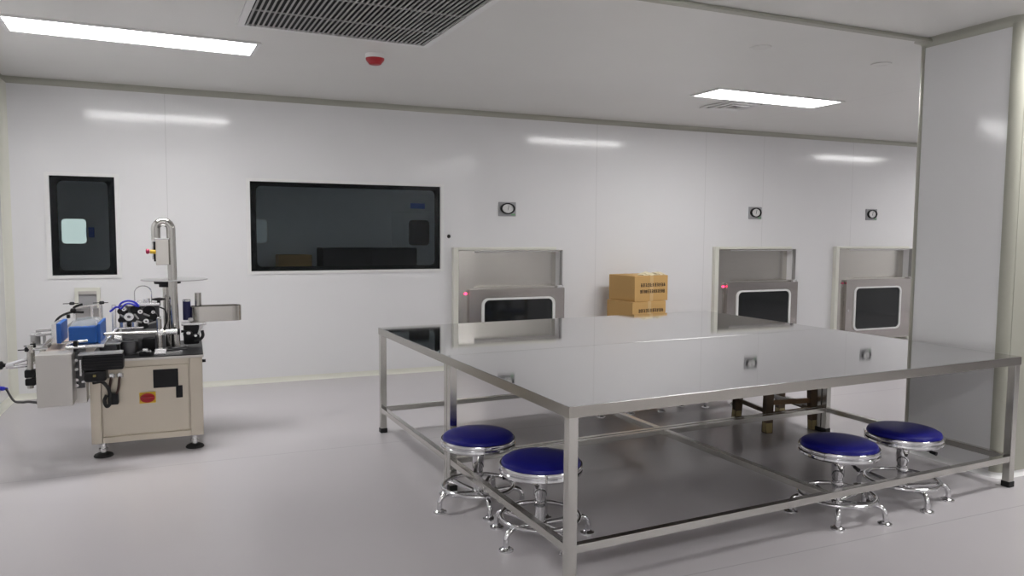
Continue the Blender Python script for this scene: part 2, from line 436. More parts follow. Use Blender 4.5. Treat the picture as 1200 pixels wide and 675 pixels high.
al = thing('fire_alarm', 'round red and white fire alarm sounder on the ceiling by the big grille', 'alarm', (1.238, 5.40, H))
MB().lathe([(0, 0), (.068, 0), (.068, -.018), (.060, -.030), (0, -.030)]).build('base', 'white_plastic', al)
MB().lathe([(0, -.030), (.066, -.030), (.064, -.042), (.042, -.070), (.034, -.073), (0, -.073)]).build('sounder', 'red', al)
for p, lab in (((3.56, 4.10), 'faint round cover plate on the ceiling, left of two'), ((4.71, 4.13), 'faint round cover plate on the ceiling near the column top')):
    c = MB().lathe([(0, -.004), (.05, -.004), (.055, -.007), (.068, -.006), (.072, 0), (0, 0)]).build('ceiling_cover', 'ceiling')
    c.location = (*p, H); tag(c, lab, 'cover plate', 'round ceiling covers')

# ------------------------------------------------------------------ wall fittings
def gauge(x, z, label):
    t = thing('pressure_gauge', label, 'gauge', (x, YB, z), 0, 'pressure gauges on the back wall')
    MB().box(-.1, -.012, -.075, .1, 0, .075, .004).build('back_plate', 'grey_plate', t)
    MB().disc_y((0, -.034, .006), .082, .059, .022, hole=.80, n=36).build('bezel', 'black', t)
    MB().disc_y((0, -.022, .006), .068, .049, .01, n=36).build('dial', 'white_plastic', t)
    MB().bar((.0, -.026, -.012), (.012, -.026, .04), .003, .003).build('needle', 'black', t)
    MB().box(.045, -.014, -.066, .09, -.011, -.048).build('tag', 'green', t)
    return t
G0 = gauge(3.122, 1.69, 'round wall gauge above the leftmost pass box')
dup(G0, (6.46, YB, 1.70), 0, 'round wall gauge above the middle pass box')
dup(G0, (8.43, YB, 1.71), 0, 'round wall gauge above the pass box nearest the column')
tag(MB().lathe([(0, .02), (.012, .018), (.016, .006), (.02, 0), (0, 0)], n=16).xf(Matrix.Translation((2.47, YB, 1.398)) @ Matrix.Rotation(PI/2, 4, 'X')).build('wall_button', 'black'), 'tiny black button on the wall right of the wide window', 'button')
wb = thing('wall_box', 'small cream framed recessed grey box on the wall behind the machine', 'wall box', (-.83, YB, .80))
MB().ring_prism([(-.098, -.13), (.098, -.13), (.098, .14), (-.098, .14)], [(-.070, -.10), (.070, -.10), (.070, .112), (-.070, .112)], 1, -.03, 0).build('frame', 'trim', wb, smooth=False)
MB().box(-.070, -.008, -.10, .070, 0, .112).build('panel', 'grey_plate', wb, smooth=False)
MB().box(-.070, -.028, .085, .070, -.008, .112).build('lip', 'sheet', wb, smooth=False)

# stainless pass boxes
def passbox(x, label, led, PW=PW, GR=None):
    t = thing('pass_box', label, 'pass box', (x, YB, 0), 0, 'pass boxes in the back wall')
    W = PW; fy = -.05
    f = MB()
    f.box(0, fy-.012, PZ0, .058, 0, PZ1+.035, .008); f.box(.058, fy-.012, PZ1+.004, W-.08, 0, PZ1+.035, .008)
    f.build('outer_trim', 'trim', t)
    s_ = MB(); rx0, rx1 = .235, W-.012
    s_.box(.06, fy, PZ0, rx0, .35, PZ1)                    # left stile with the controls
    s_.box(rx0, fy, PZ0, rx1, .35, .86)                    # behind the door
    s_.box(rx0, .085, .86, rx1, .35, PZ1)                  # back of the recess
    s_.box(rx0, fy, PZ1-.006, rx1+.012, .10, PZ1+.004)     # head
    s_.build('body', 'steel', t, smooth=False)
    MB().box(rx1, fy, PZ0, rx1+.012, .35, PZ1).build('cheek', 'grey_metal', t, smooth=False)  # darker metal stands in for the dark reflection inside the recess
    dx0, dx1, dz0, dz1 = .165, W+.005, .06, .842
    dp = .045
    gx0, gx1, gz0, gz1 = .30, GR or W-.115, .165, .750
    d = MB().ring_prism(rrect(dx0, dz0, dx1, dz1, .004, 6), rrect(gx0+.02, gz0+.015, gx1-.02, gz1-.015, .06, 6), 1, fy-dp, fy-.002).build('door', 'door_steel', t, smooth=False)
    MB().ring_prism(rrect(gx0, gz0, gx1, gz1, .075, 8), rrect(gx0+.028, gz0+.021, gx1-.028, gz1-.021, .056, 8), 1, fy-dp-.014, fy-dp+.004).build('gasket', 'gasket', d)
    MB().prism(rrect(gx0+.022, gz0+.016, gx1-.022, gz1-.016, .06, 8), 1, fy-dp-.002, fy-.006).build('door_pane', 'box_glass', d)
    MB().box(dx1-.085, fy-dp-.004, dz1-.004, dx1-.015, fy-.012, dz1+.026, .004).build('hinge', 'white_metal', d)
    MB().cyl((dx0+.035, fy-dp-.012, .44), (dx0+.035, fy-dp, .44), .012, 14).build('screw', 'white_metal', d)
    MB().disc_y((.135, fy-.012, .80), .016, .013, .014, n=18).build('indicator_lamp', 'led' if led else 'crimson', t)
    MB().disc_y((.135, fy-.006, .765), .006, .005, .008, n=12).build('screw', 'white_metal', t)
    return t
passbox(PB[0], 'stainless steel pass box left of the carton stack, under the left gauge', True)
passbox(PB[1], 'stainless steel pass box right of the carton stack, red light lit', True)
passbox(PB[2], 'stainless steel pass box partly hidden by the white column', False, 1.42, 1.165)

# ------------------------------------------------------------------ cartons by the wall
def carton(name, h, w=.48, d=.43):
    t = bpy.data.objects.new(name, None); COL.objects.link(t)
    MB().box(0, 0, 0, w, d, h, .003, 1).build('body', 'card', t)
    MB().box(w*.45, -.0015, .0, w*.55, d+.0015, h+.0008).build('tape', M['card_tape'], t)
    rnd = random.Random(3)
    for row, (z, n0, x0) in enumerate(((h*.58, 11, .075), (h*.33, 13, .065))):
        tx = MB()
        for k in range(n0):
            x = x0+.012+k*(.36/n0); hh, ww = .030, .36/n0*.78
            for q in range(3):                                   # printed strokes
                zz = z+hh*(q/2)-.004+rnd.uniform(0, .004); tx.box(x, -.0025, zz, x+ww*rnd.uniform(.6, 1), -.0005, zz+.0065)
            for q in range(2):
                xx = x+ww*rnd.uniform(.1, .8); tx.box(xx, -.0025, z, xx+.005, -.0005, z+hh)
        tx.build('printed_text', 'ink', t, smooth=False)
    return t
rc = math.radians(8.9)
zc = 0
for k, (h, off, lab) in enumerate(((.2145, (-.01, .0), None), (.2145, (.01, .005), None), (.272, (-.035, -.02), 'brown cardboard carton second from top of the stack by the wall'), (.277, (0, 0), 'topmost brown cardboard carton of the stack, pale packing on its lid'))):
    c = carton('carton', h); c.location = (4.365+off[0], 6.87+off[1], zc+.002*k); c.rotation_euler = (0, 0, rc)
    tag(c, lab or 'brown carton low in the wall stack, hidden behind the steel table', 'box', 'cartons stacked by the wall'); zc += h
def lump(name, loc, sx, sy, sz, seed, label):
    mb = MB(); bmesh.ops.create_icosphere(mb.bm, subdivisions=3, radius=1); r = random.Random(seed)
    ph = [r.uniform(0, 6) for _ in range(6)]
    for v in mb.bm.verts:
        k = 1+.16*math.sin(5*v.co.x+ph[0])*math.cos(4*v.co.y+ph[1])+.10*math.sin(9*v.co.z+7*v.co.x+ph[2])
        v.co = Vector((v.co.x*k*sx, v.co.y*k*sy, max(0, v.co.z*k*sz)))
    o = mb.build(name, 'pack', smooth=True); o.location = loc; return tag(o, label, 'packing')
lump('packing_wad', (4.58, 7.0, zc+.005), .085, .07, .036, 1, 'crumpled pale yellow packing wad on the top carton, left of two')
lump('packing_wad', (4.76, 7.03, zc+.005), .085, .06, .036, 2, 'crumpled pale yellow packing wad on the top carton, right of two')

# ------------------------------------------------------------------ steel tables (two pushed together)
TX, TY, TA = 1.366, 2.610, math.radians(2.98)
TL, TW, TH = 2.98, 1.3445, .760
def table(name, label, v0):
    loc = (TX-math.sin(TA)*v0, TY+math.cos(TA)*v0, 0)
    t = thing(name, label, 'table', loc, TA, 'steel work tables pushed together')
    top = MB().box(0, 0, TH-.046, TL, TW, TH, .003, 2).build('tabletop', 'steel_top', t)
    MB().box(.012, .012, TH-.050, TL-.012, TW-.012, TH-.046, .002).build('under_shade', 'shade_sheet', t)  # added dark sheet that deepens the shade under the table
    ap = MB().ring_prism([(-.0012, -.0012), (TL+.0012, -.0012), (TL+.0012, TW+.0012), (-.0012, TW+.0012)], [(.01, .01), (TL-.01, .01), (TL-.01, TW-.01), (.01, TW-.01)], 2, TH-.048, TH-.0025).build('apron', 'apron_steel', t, smooth=False)
    lw = .044
    for x in (.0015, TL-lw-.0015):
        for y in (.0015, TW-lw-.0015):
            l = MB().box(x, y, .028, x+lw, y+lw, TH-.046, .004).build('leg', 'steel_frame', t)
            MB().box(x-.003, y-.003, 0, x+lw+.003, y+lw+.003, .034, .004).build('foot_cap', 'rubber', l)
    z0, z1, rw = .150, .186, .034
    e = .004
    MB().box(lw, e, z0, TL-lw, e+rw, z1, .004).build('rail', 'steel_frame', t)
    MB().box(lw, TW-e-rw, z0, TL-lw, TW-e, z1, .004).build('rail', 'steel_frame', t)
    MB().box(e, lw, z0, e+rw, TW-lw, z1, .004).build('rail', 'steel_frame', t)
    MB().box(TL-e-rw, lw, z0, TL-e, TW-lw, z1, .004).build('rail', 'steel_frame', t)
    MB().box(TL*.5-.02, e+rw, z0, TL*.5+.02, TW-e-rw, z1, .004).build('cross_rail', 'steel_frame', t)
    return t
table('steel_table', 'long stainless steel work table nearest the viewer, with blue stools under it', 0)
table('steel_table', 'stainless steel work table behind the nearer one, closer to the back wall', TW+.0025)

# ------------------------------------------------------------------ stools
def stool(loc, a0, label):
    t = thing('stool', label, 'stool', loc, math.radians(a0), 'blue round stools')
    MB().lathe([(0, .352), (.170, .352), (.186, .354), (.189, .362), (.184, .374), (.166, .384), (.12, .389), (0, .391)], n=56).build('cushion', 'blue_seat', t)
    MB().lathe([(0, .306), (.150, .306), (.180, .309), (.195, .315), (.1995, .323), (.198, .331), (.193, .335), (.1985, .341), (.1995, .354), (.196, .360), (.188, .360), (.186, .353), (0, .353)], n=56).build('rim', 'chrome', t)
    c = MB().lathe([(0, .306), (.040, .306), (.040, .297), (.033, .294), (.032, .20), (.026, .192), (.026, .172), (.030, .168), (.030, .150), (.024, .146), (.024, .075), (.033, .072), (.033, .045), (.018, .040), (0, .040)], n=28).build('column', 'chrome', t)
    MB().lathe([(.0, .3065), (.055, .3065), (.050, .299), (0, .299)], n=24).build('mounting_plate', 'black', t)
    lv = MB().tube(bez([(.03, .02, .296), (.09, .05, .294), (.150, .082, .288)], 5), .005, 8)
    lv = lv.build('lever', 'dark_metal', t)
    MB().tube(bez([(.130, .071, .290), (.160, .087, .285)], 3), [.009]*3+[.011], 10).build('lever_grip', 'black', lv)
    MB().tube([(.188*math.cos(2*PI*k/48), .188*math.sin(2*PI*k/48), .098) for k in range(48)], .0115, 10, closed=True).build('foot_ring', 'chrome', t)
    for k in range(5):
        w = 2*PI*k/5; cx, cy = math.cos(w), math.sin(w)
        pts = bez([(r*cx, r*cy, z) for r, z in ((.02, .060), (.10, .071), (.175, .084), (.214, .079), (.233, .054), (.236, .012))], 4)
        l = MB().tube(pts, .0135, 12).build('leg', 'chrome', t)
        MB().lathe([(0, .017), (.018, .016), (.024, .010), (.034, .006), (.035, 0), (0, 0)], (.233*cx, .233*cy, 0), 20).build('foot_pad', 'chrome', l)
    return t
S0 = stool((1.385, 3.685, 0), 120, 'blue stool at the left end of the tables, farther from the viewer')
for x, y, a, lab in ((1.508, 3.165, 131, 'blue stool half behind the nearest table leg'),
                     (3.065, 2.85, 225, 'blue stool under the right half of the near table, left of its pair'),
                     (3.595, 2.90, 251, 'blue stool under the near table, closest to the white column'),
                     (3.075, 5.27, 235, 'stool behind the far table, leftmost of three, mostly hidden'),
                     (3.56, 5.29, 254, 'stool behind the far table, middle of three, mostly hidden'),
                     (4.07, 5.24, 231, 'stool behind the far table, rightmost of three, mostly hidden')):
    dup(S0, (x, y, 0), math.radians(a), lab)

# low wooden stool under the tables
ws = thing('wooden_stool', 'dark brown wooden stool with pale feet under the tables', 'stool', (4.065, 4.41, 0), math.radians(-8))
MB().box(-.22, -.235, .42, .22, .235, .455, .008).build('seat', 'wood', ws)
for sx in (-1, 1):
    for sy in (-1, 1):
        l = MB().bar((sx*.195, sy*.205, .0), (sx*.18, sy*.19, .42), .05, .05, .004).build('leg', 'wood', ws)
        MB().box(sx*.194-.027, sy*.204-.027, 0, sx*.194+.027, sy*.204+.027, .075, .006).build('leg_tip', 'wood_end', l)
for sy in (-.196, .196): MB().box(-.17, sy-.012, .20, .17, sy+.012, .235, .003).build('rung', 'wood_brown', ws)
for sx in (-.186, .186): MB().box(sx-.012, -.18, .135, sx+.012, .18, .165, .003).build('rung', 'wood', ws)

# ------------------------------------------------------------------ labelling machine (own frame: x right, y away, z up; origin = world x/y zero)
mc = thing('labelling_machine', 'stainless steel labelling machine with a conveyor and control column at the left', 'machine', (-.272, 5.33, 0))
OX, OY = .272, -5.33
def part(mb, name, m, parent=None, **k):
    """mb is modelled in room coordinates; shift into the machine's own frame"""
    mb.xf(Matrix.Translation((OX, OY, 0)))
    return mb.build(name, m, parent or mc, **k)
cab = MB()
x0, x1, y0, y1, z0, z1 = -.602, .055, 5.33, 6.02, .090, .612
cab.box(x0+.02, y0+.02, z0+.01, x1-.02, y1-.02, z1)
part(cab, 'cabinet', 'steel_cab', smooth=False)
fr = MB()
for px, w in ((x0, .062), (x1-.078, .078)):
    for py in (y0, y1-.06): fr.box(px, py, z0, px+w, py+.06, z1, .004)
fr.box(x0+.062, y0+.002, z0, x1-.078, y0+.05, z0+.038, .003); fr.box(x0+.062, y0+.002, z1-.035, x1-.078, y0+.05, z1, .003)
fr.box(x0+.002, y0+.06, z0, x0+.05, y1-.06, z0+.038, .003); fr.box(x1-.05, y0+.06, z0, x1-.002, y1-.06, z0+.038, .003)
part(fr, 'frame', 'steel_cab')
pn = part(MB().box(-.532, y0+.006, .136, -.032, y0+.020, .570, .003), 'front_panel', 'steel_cab')
part(MB().box(x0-.012, y0-.012, z1, x1+.010, y1+.006, z1+.016, .003), 'deck_edge', 'sheet')
part(MB().box(x0-.008, y0-.006, z1+.016, x1+.006, y1, z1+.022, .002), 'deck', 'black')
for px, py in ((-.541, 5.375), (-.002, 5.385), (-.541, 5.97), (-.002, 5.97)):
    f = part(MB().cyl((px, py, .02), (px, py, .095), .017, 16).lathe([(0, .052), (.027, .052), (.027, .040), (0, .040)], (px, py, 0), 6), 'foot', 'white_metal')
    part(MB().lathe([(0, .026), (.03, .024), (.052, .014), (.058, .004), (.056, 0), (0, 0)], (px, py, 0), 28), 'foot_pad', 'rubber', f)
sw = part(MB().box(-.324, y0-.004, .330, -.228, y0+.008, .402, .004), 'switch_plate', 'yellow')
part(MB().disc_y((-.276, y0-.012, .366), .043, .030, .010, n=28).box(-.316, y0-.030, .359, -.236, y0-.010, .373, .004).lathe([(0, 0), (.03, 0), (.024, .016), (0, .018)], n=20).xf(Matrix.Identity(4)) if False else MB().disc_y((-.276, y0-.012, .366), .043, .030, .010, n=28).box(-.316, y0-.028, .358, -.236, y0-.010, .374, .004), 'rotary_switch', 'red', sw)
part(MB().box(-.241, y0-.002, .425, -.092, y0+.012, .545, .003), 'display', 'black')
part(MB().box(-.108, y0-.006, .352, -.068, y0+.012, .432, .004), 'latch', 'black')
part(MB().cyl((x1-.01, 5.40, .575), (x1+.022, 5.40, .575), .010, 12), 'side_knob', 'black')
# cable glands, cables and connector
for gx in (-.476, -.428):
    g = part(MB().cyl((gx, y0+.01, .527), (gx, y0-.03, .527), .016, 12).lathe([(0, -.012), (.020, -.012), (.020, .012), (0, .012)], (gx, y0-.022, .527), 6), 'cable_gland', 'white_metal')
    part(MB().tube(bez([(gx, y0-.028, .525), (gx-.004, y0-.045, .50), (gx-.012, y0-.045, .44), (-.466+(gx+.452)*.4, y0-.04, .40)], 6), .008, 10), 'cable', 'brown_cable', g)
part(MB().box(-.496, y0-.05, .345, -.440, y0+.008, .418, .006), 'connector', 'black')
part(MB().tube(bez([(-.565, 5.17, .515), (-.52, 5.20, .512), (-.492, 5.26, .455), (-.486, 5.28, .40), (-.490, 5.28, .352), (-.506, 5.28, .340), (-.518, 5.28, .375), (-.505, 5.28, .41)], 6), .011, 10), 'motor_cable', 'rubber')

# conveyor
cv_ = part(MB().box(-.842, 5.05, .408, -.658, 5.22, .716, .005), 'conveyor_end_box', 'sheet')
bed = MB()
for xa in (-.846, -.672): bed.box(xa, 5.215, .655, xa+.014, 7.02, .722, .003)
part(bed, 'conveyor_rails', 'alu')
part(MB().box(-.832, 5.20, .690, -.672, 7.02, .706, .003), 'conveyor_belt', 'belt')
part(MB().box(-.80, 5.225, .385, -.606, 5.34, .66, .004), 'conveyor_bracket', 'sheet')
part(MB().box(-.80, 6.0, .52, -.61, 6.06, .66, .003), 'conveyor_bracket', 'sheet')
part(MB().box(-.665, 5.205, .480, -.612, 5.31, .71, .004), 'motor_bracket', 'dark_metal')
for zz in (.50, .535, .60, .655): part(MB().cyl((-.652, 5.20, zz), (-.652, 5.185, zz), .010, 10), 'bolt', 'white_metal')
part(MB().box(-.634, 5.165, .56, -.622, 5.195, .66, .002), 'scale_strip', 'white_metal')

# conveyor motor
mt = MB().box(-.612, 5.10, .598, -.392, 5.20, .694, .010)
for k in range(5): mt.box(-.606+.0, 5.093, .612+k*.017, -.40, 5.10, .619+k*.017)
part(mt, 'motor', 'motor')
part(MB().box(-.606, 5.095, .530, -.485, 5.21, .600, .016), 'gear_head', 'black')
part(MB().box(-.556, 5.090, .562, -.540, 5.096, .576, .002), 'motor_plate', 'dull_label')
part(MB().box(-.632, 5.10, .694, -.395, 5.205, .703, .002), 'motor_mount', 'grey_metal')
part(MB().box(-.625, 5.16, .520, -.545, 5.22, .532, .002), 'motor_foot', 'white_metal')

# press plate, belt wrapping unit
part(MB().box(-.772, 5.34, .742, -.748, 5.62, .866, .003), 'press_pad', 'blue')
part(MB().box(-.800, 5.35, .742, -.772, 5.60, .862, .003), 'press_plate', 'white_metal')
part(MB().box(-.700, 5.27, .742, -.545, 5.62, .853, .014, 3), 'wrap_belt', 'blue')
part(MB().box(-.545, 5.29, .742, -.528, 5.64, .860, .003), 'wrap_back_plate', 'blue')
film = MB(); bmesh.ops.create_grid(film.bm, x_segments=14, y_segments=16, size=.5)
for v in film.bm.verts:
    u, w = v.co.x*2, v.co.y*2; e = max(abs(u), abs(w))
    v.co = Vector((-.622+u*.078, 5.455+w*.178, .853+.030*(1-abs(u)**6)*(1-w**4)+.0025*math.sin(6*u+3*w)+.002*math.sin(8*w-4*u)))
part(film, 'clear_wrap', 'film')
part(MB().box(-.712, 5.24, .720, -.505, 5.66, .740, .003), 'wrap_base', 'white_metal')
part(MB().cyl((-.722, 5.20, .764), (-.588, 5.20, .770), .008, 12).cyl((-.705, 5.16, .736), (-.60, 5.16, .738), .009, 12), 'guide_rod', 'chrome')
part(MB().box(-.662, 5.155, .712, -.640, 5.215, .776, .004), 'rod_clamp', 'black')
part(MB().cyl((-.65, 5.22, .55), (-.65, 5.22, .74), .010, 12), 'rod_post', 'grey_metal')

# side guide adjusters on the far left
part(MB().cyl((-.887, 5.15, .51), (-.882, 5.15, .765), .017, 18), 'adjuster_post', 'pipe')
part(MB().box(-.912, 5.12, .575, -.856, 5.18, .622, .008).box(-.910, 5.12, .528, -.856, 5.18, .570, .008).box(-.86, 5.13, .55, -.842, 5.17, .60, .004), 'adjuster_clamp', 'black')
part(MB().cyl((-1.0, 5.15, .655), (-.88, 5.15, .690), .010, 12).cyl((-.99, 5.15, .640), (-.88, 5.15, .648), .010, 12).cyl((-1.005, 5.15, .648), (-.965, 5.15, .652), .014, 12), 'adjuster_rod', 'chrome')
k = MB(); k.lathe([(0, -.03), (.018, -.028), (.026, -.010), (.024, .012), (.012, .02), (.008, .034), (0, .034)], n=18)
k.xf(Matrix.Translation((-1.035, 5.15, .655)) @ Matrix.Rotation(PI/2, 4, 'Y'))
part(k, 'adjuster_knob', 'black')
for (hx, hz, hy) in ((-.893, .739, 5.15), (-.925, .714, 5.50)):
    h = part(MB().cyl((hx-.005, hy, hz), (hx+.10, hy, hz+.004), .008, 12), 'handle_rod', 'chrome')
    part(MB().lathe([(0, -.014), (.016, -.012), (.02, 0), (.014, .014), (0, .014)], (hx, hy, hz+.002), 14).cyl((hx-.05, hy, hz), (hx, hy, hz+.001), .003, 8), 'handle_grip', 'black', h)
part(MB().cyl((-.928, 5.60, .698), (-.926, 5.60, .772), .028, 20).box(-.885, 5.585, .64, -.870, 5.615, .77, .003), 'air_cylinder', 'grey_metal')
part(MB().lathe([(0, .014), (.032, .012), (.034, 0), (0, 0)], (-.926, 5.60, .772), 20), 'air_cylinder_cap', 'white_metal')
part(MB().cyl((-.925, 5.5, .60), (-.925, 5.5, .74), .009, 12).bar((-.93, 5.5, .60), (-.842, 5.5, .66), .02, .015), 'cylinder_stand', 'pipe')
part(MB().cyl((-.915, 5.55, .800), (-.798, 5.55, .806), .008, 10).cyl((-.905, 5.50, .780), (-.798, 5.50, .786), .008, 10), 'press_rod', 'chrome')
part(MB().tube(bez([(-.80, 5.95, .72), (-.845, 5.92, .755), (-.86, 5.9, .80), (-.83, 5.9, .85), (-.77, 5.95, .875), (-.70, 6.0, .868)], 6), .008, 10), 'air_hose', 'rubber')
for gx in (-.838,): 
    part(MB().box(gx, 5.26, .735, gx+.010, 6.7, .752, .002).box(gx+.004, 5.30, .70, gx+.012, 5.32, .74), 'side_guide', 'grey_metal')
part(MB().lathe([(0, -.014), (.016, -.012), (.02, 0), (.014, .014), (0, .014)], (-.755, 5.95, .888), 14).cyl((-.755, 5.95, .87), (-.69, 5.95, .876), .004, 8).box(-.795, 5.93, .835, -.775, 5.97, .86, .004), 'guide_knob', 'black')

# infeed separator at the far end of the conveyor
part(MB().box(-.838, 6.60, .715, -.820, 6.64, .86, .003).box(-.72, 6.59, .72, -.70, 6.65, .855, .003).box(-.665, 6.60, .715, -.640, 6.64, .86, .003), 'separator_post', 'white_metal')
part(MB().box(-.820, 6.61, .745, -.64, 6.63, .838, .003), 'separator_plate', 'grey_metal')
part(MB().bar((-.83, 6.60, .846), (-.64, 6.60, .868), .02, .012, .003), 'separator_arm', 'white_metal')
for gx in (-.840, -.640):
    part(MB().lathe([(0, -.012), (.016, -.010), (.021, 0), (.014, .012), (0, .012)], (gx, 6.57, .882), 14).cyl((gx-.06, 6.57, .882), (gx+.045, 6.57, .882), .003, 8), 'separator_knob', 'black')
part(MB().tube(bez([(-.83, 6.5, .84), (-.80, 6.45, .87), (-.755, 6.45, .885)], 5), .009, 10), 'separator_lever', 'black')

# labelling head
part(MB().box(-.492, 5.62, .632, -.468, 5.665, .945, .003), 'head_post', 'white_metal')
part(MB().box(-.450, 5.66, .775, -.205, 5.675, .940, .004), 'head_plate', 'dark_metal')
part(MB().box(-.44, 5.675, .65, -.22, 5.72, .79, .004), 'head_stand', 'grey_metal')
hb = MB()
for (bx_, bz_, r, dd) in ((-.425, .905, .028, .06), (-.345, .915, .030, .07), (-.265, .905, .034, .05), (-.245, .865, .026, .07), (-.43, .845, .022, .06), (-.30, .805, .028, .06), (-.37, .80, .024, .05), (-.22, .84, .022, .05)):
    hb.disc_y((bx_, 5.66-dd, bz_), r*1.15, r*.9, dd, n=20)
part(hb, 'roller', 'black')
for (bx_, bz_, r) in ((-.386, .869, .032), (-.318, .901, .017), (-.284, .836, .019), (-.24, .895, .013), (-.415, .92, .014)):
    q = part(MB().disc_y((bx_, 5.575, bz_), r*.9, r*.82, .085, n=24), 'guide_roller', 'white_metal')
    part(MB().disc_y((bx_, 5.570, bz_), r*.35, r*.28, .02, n=14), 'roller_hub', 'dark_metal', q)
part(MB().cyl((-.418, 5.58, .802), (-.418, 5.58, .834), .022, 18).cyl((-.352, 5.58, .802), (-.352, 5.58, .834), .022, 18), 'peel_roller', 'white_metal')
part(MB().box(-.45, 5.56, .79, -.30, 5.66, .80, .002), 'peel_plate', 'white_metal')
for (ax_, az_, bx_, bz_) in ((-.44, .885, -.40, .855), (-.355, .885, -.33, .850), (-.30, .885, -.262, .868), (-.275, .815, -.215, .832), (-.43, .935, -.395, .915), (-.345, .84, -.31, .826)):
    part(MB().bar((ax_, 5.585, az_), (bx_, 5.585, bz_), .014, .012, .003), 'link_arm', 'grey_metal')
part(MB().box(-.225, 5.60, .80, -.195, 5.65, .86, .004), 'sensor_head', 'white_metal')
part(MB().box(-.395, 5.585, .936, -.198, 5.70, .958, .006).box(-.34, 5.615, .952, -.31, 5.64, .972, .004).box(-.285, 5.615, .952, -.26, 5.64, .968, .004), 'head_cover', 'white_metal')
part(MB().cyl((-.27, 5.62, .95), (-.27, 5.62, .985), .010, 12).cyl((-.295, 5.63, .95), (-.295, 5.63, .978), .008, 12), 'spring_screw', 'white_metal')
part(MB().tube([(-.357, 5.70, .93)]+[(-.305+.052*math.cos(math.radians(a)), 5.70, 1.02+.045*math.sin(math.radians(a))) for a in range(180, -1, -15)]+[(-.253, 5.70, .93)], .0035, 8), 'wire_handle', 'chrome')
part(MB().tube(bez([(-.445, 5.56, .935), (-.425, 5.55, .966), (-.385, 5.55, .978), (-.345, 5.55, .965), (-.325, 5.56, .935)], 6), .0065, 10), 'air_tube', 'tube_blue')
part(MB().tube(bez([(-.425, 5.54, .930), (-.405, 5.53, .955), (-.375, 5.53, .962), (-.335, 5.54, .940)], 6), .0055, 10), 'air_tube', 'tube_blue')
part(MB().tube(bez([(-.50, 5.60, .905), (-.46, 5.59, .935), (-.43, 5.57, .925)], 5), .006, 8), 'air_tube', 'tube_blue')
part(MB().cyl((-.205, 5.60, .935), (-.205, 5.60, .975), .011, 14).lathe([(0, 0), (.020, .002), (.044, .008), (.044, .016), (.012, .022), (0, .022)], (-.205, 5.60, .968), 20), 'star_knob', 'black')
# cross bar with its post and foot
part(MB().cyl((-.595, 5.45, .776), (-.085, 5.45, .772), .0105, 16), 'cross_bar', 'pipe')
part(MB().cyl((-.16, 5.45, .773), (-.095, 5.45, .7725), .018, 18).cyl((-.21, 5.45, .773), (-.178, 5.45, .773), .022, 18), 'bar_collar', 'white_metal')
part(MB().cyl((-.076, 5.45, .7725), (-.092, 5.45, .7725), .022, 14).cyl((-.07, 5.45, .7725), (-.045, 5.45, .7725), .009, 12), 'bar_knob', 'black')
part(MB().cyl((-.200, 5.45, .66), (-.202, 5.45, .862), .016, 18), 'bar_post', 'pipe')
part(MB().box(-.230, 5.40, .634, -.160, 5.47, .668, .004).box(-.235, 5.37, .634, -.165, 5.40, .650, .003), 'bar_foot', 'white_metal')
part(MB().bar((-.16, 5.37, .64), (-.07, 5.42, .642), .014, .010, .002), 'wrench_arm', 'white_metal')
# drums and blocks on the deck
part(MB().lathe([(0, .09), (.046, .088), (.050, .080), (.050, .01), (.056, .006), (.056, 0), (0, 0)], (-.385, 5.46, .634), 28), 'drum', 'dark_metal')
part(MB().lathe([(0, .014), (.030, .014), (.034, .004), (.058, 0), (0, 0)], (-.385, 5.46, .724), 24), 'drum_cap', 'dark_metal')
part(MB().box(-.545, 5.37, .634, -.445, 5.56, .715, .006).box(-.44, 5.60, .634, -.24, 5.66, .70, .005), 'drive_block', 'dark_metal')
part(MB().box(-.545, 5.36, .715, -.425, 5.54, .724, .002), 'drive_plate', 'grey_metal')
part(MB().box(-.32, 5.36, .634, -.255, 5.45, .662, .004), 'terminal_block', 'black')
part(MB().box(-.31, 5.55, .634, -.20, 5.62, .72, .006), 'terminal_block', 'black')
part(MB().cyl((-.465, 5.45, .75), (-.43, 5.45, .742), .020, 16).bar((-.50, 5.5, .735), (-.455, 5.58, .79), .02, .014, .003), 'small_clamp', 'white_metal')
part(MB().box(-.30, 5.38, .662, -.27, 5.42, .676, .003).bar((-.335, 5.38, .655), (-.25, 5.36, .664), .012, .008), 'terminal_cover', 'white_metal')
part(MB().box(-.23, 5.50, .634, -.165, 5.60, .745, .006), 'sensor_box', 'dark_metal')
part(MB().tube(bez([(-.20, 5.56, .93), (-.165, 5.53, .91), (-.155, 5.52, .85), (-.17, 5.52, .80), (-.19, 5.53, .745)], 5), .005, 8), 'sensor_cable', 'rubber')

# control column: bent pipe, control box, panel, emergency stop
cx, cy = -.119, 5.60
part(MB().tube([(cx+.014, cy, .64), (cx+.004, cy, 1.0), (cx, cy, 1.455)]+[(cx-.046+.046*math.cos(math.radians(a)), cy, 1.455+.045*math.sin(math.radians(a))) for a in range(10, 171, 16)]+[(cx-.092, cy, 1.455), (cx-.092, cy, 1.375)], .0285, 24), 'column_pipe', 'pipe')
part(MB().lathe([(0, .018), (.05, .018), (.055, .012), (.055, 0), (0, 0)], (cx+.014, cy, .634), 24).box(cx-.06, cy-.07, .634, cx+.085, cy+.07, .642), 'column_base', 'dark_metal')
cbx = part(MB().box(-.214, 5.555, 1.212, -.134, 5.74, 1.385, .004), 'control_box', 'steel')
part(MB().box(-.219, 5.545, 1.383, -.130, 5.745, 1.392, .002), 'control_box_lid', 'white_metal', cbx)
part(MB().box(-.226, 5.575, 1.235, -.213, 5.72, 1.368, .003), 'control_screen', 'black', cbx)
part(MB().box(-.238, 5.59, 1.25, -.225, 5.61, 1.37, .004), 'screen_bezel', 'white_metal', cbx)
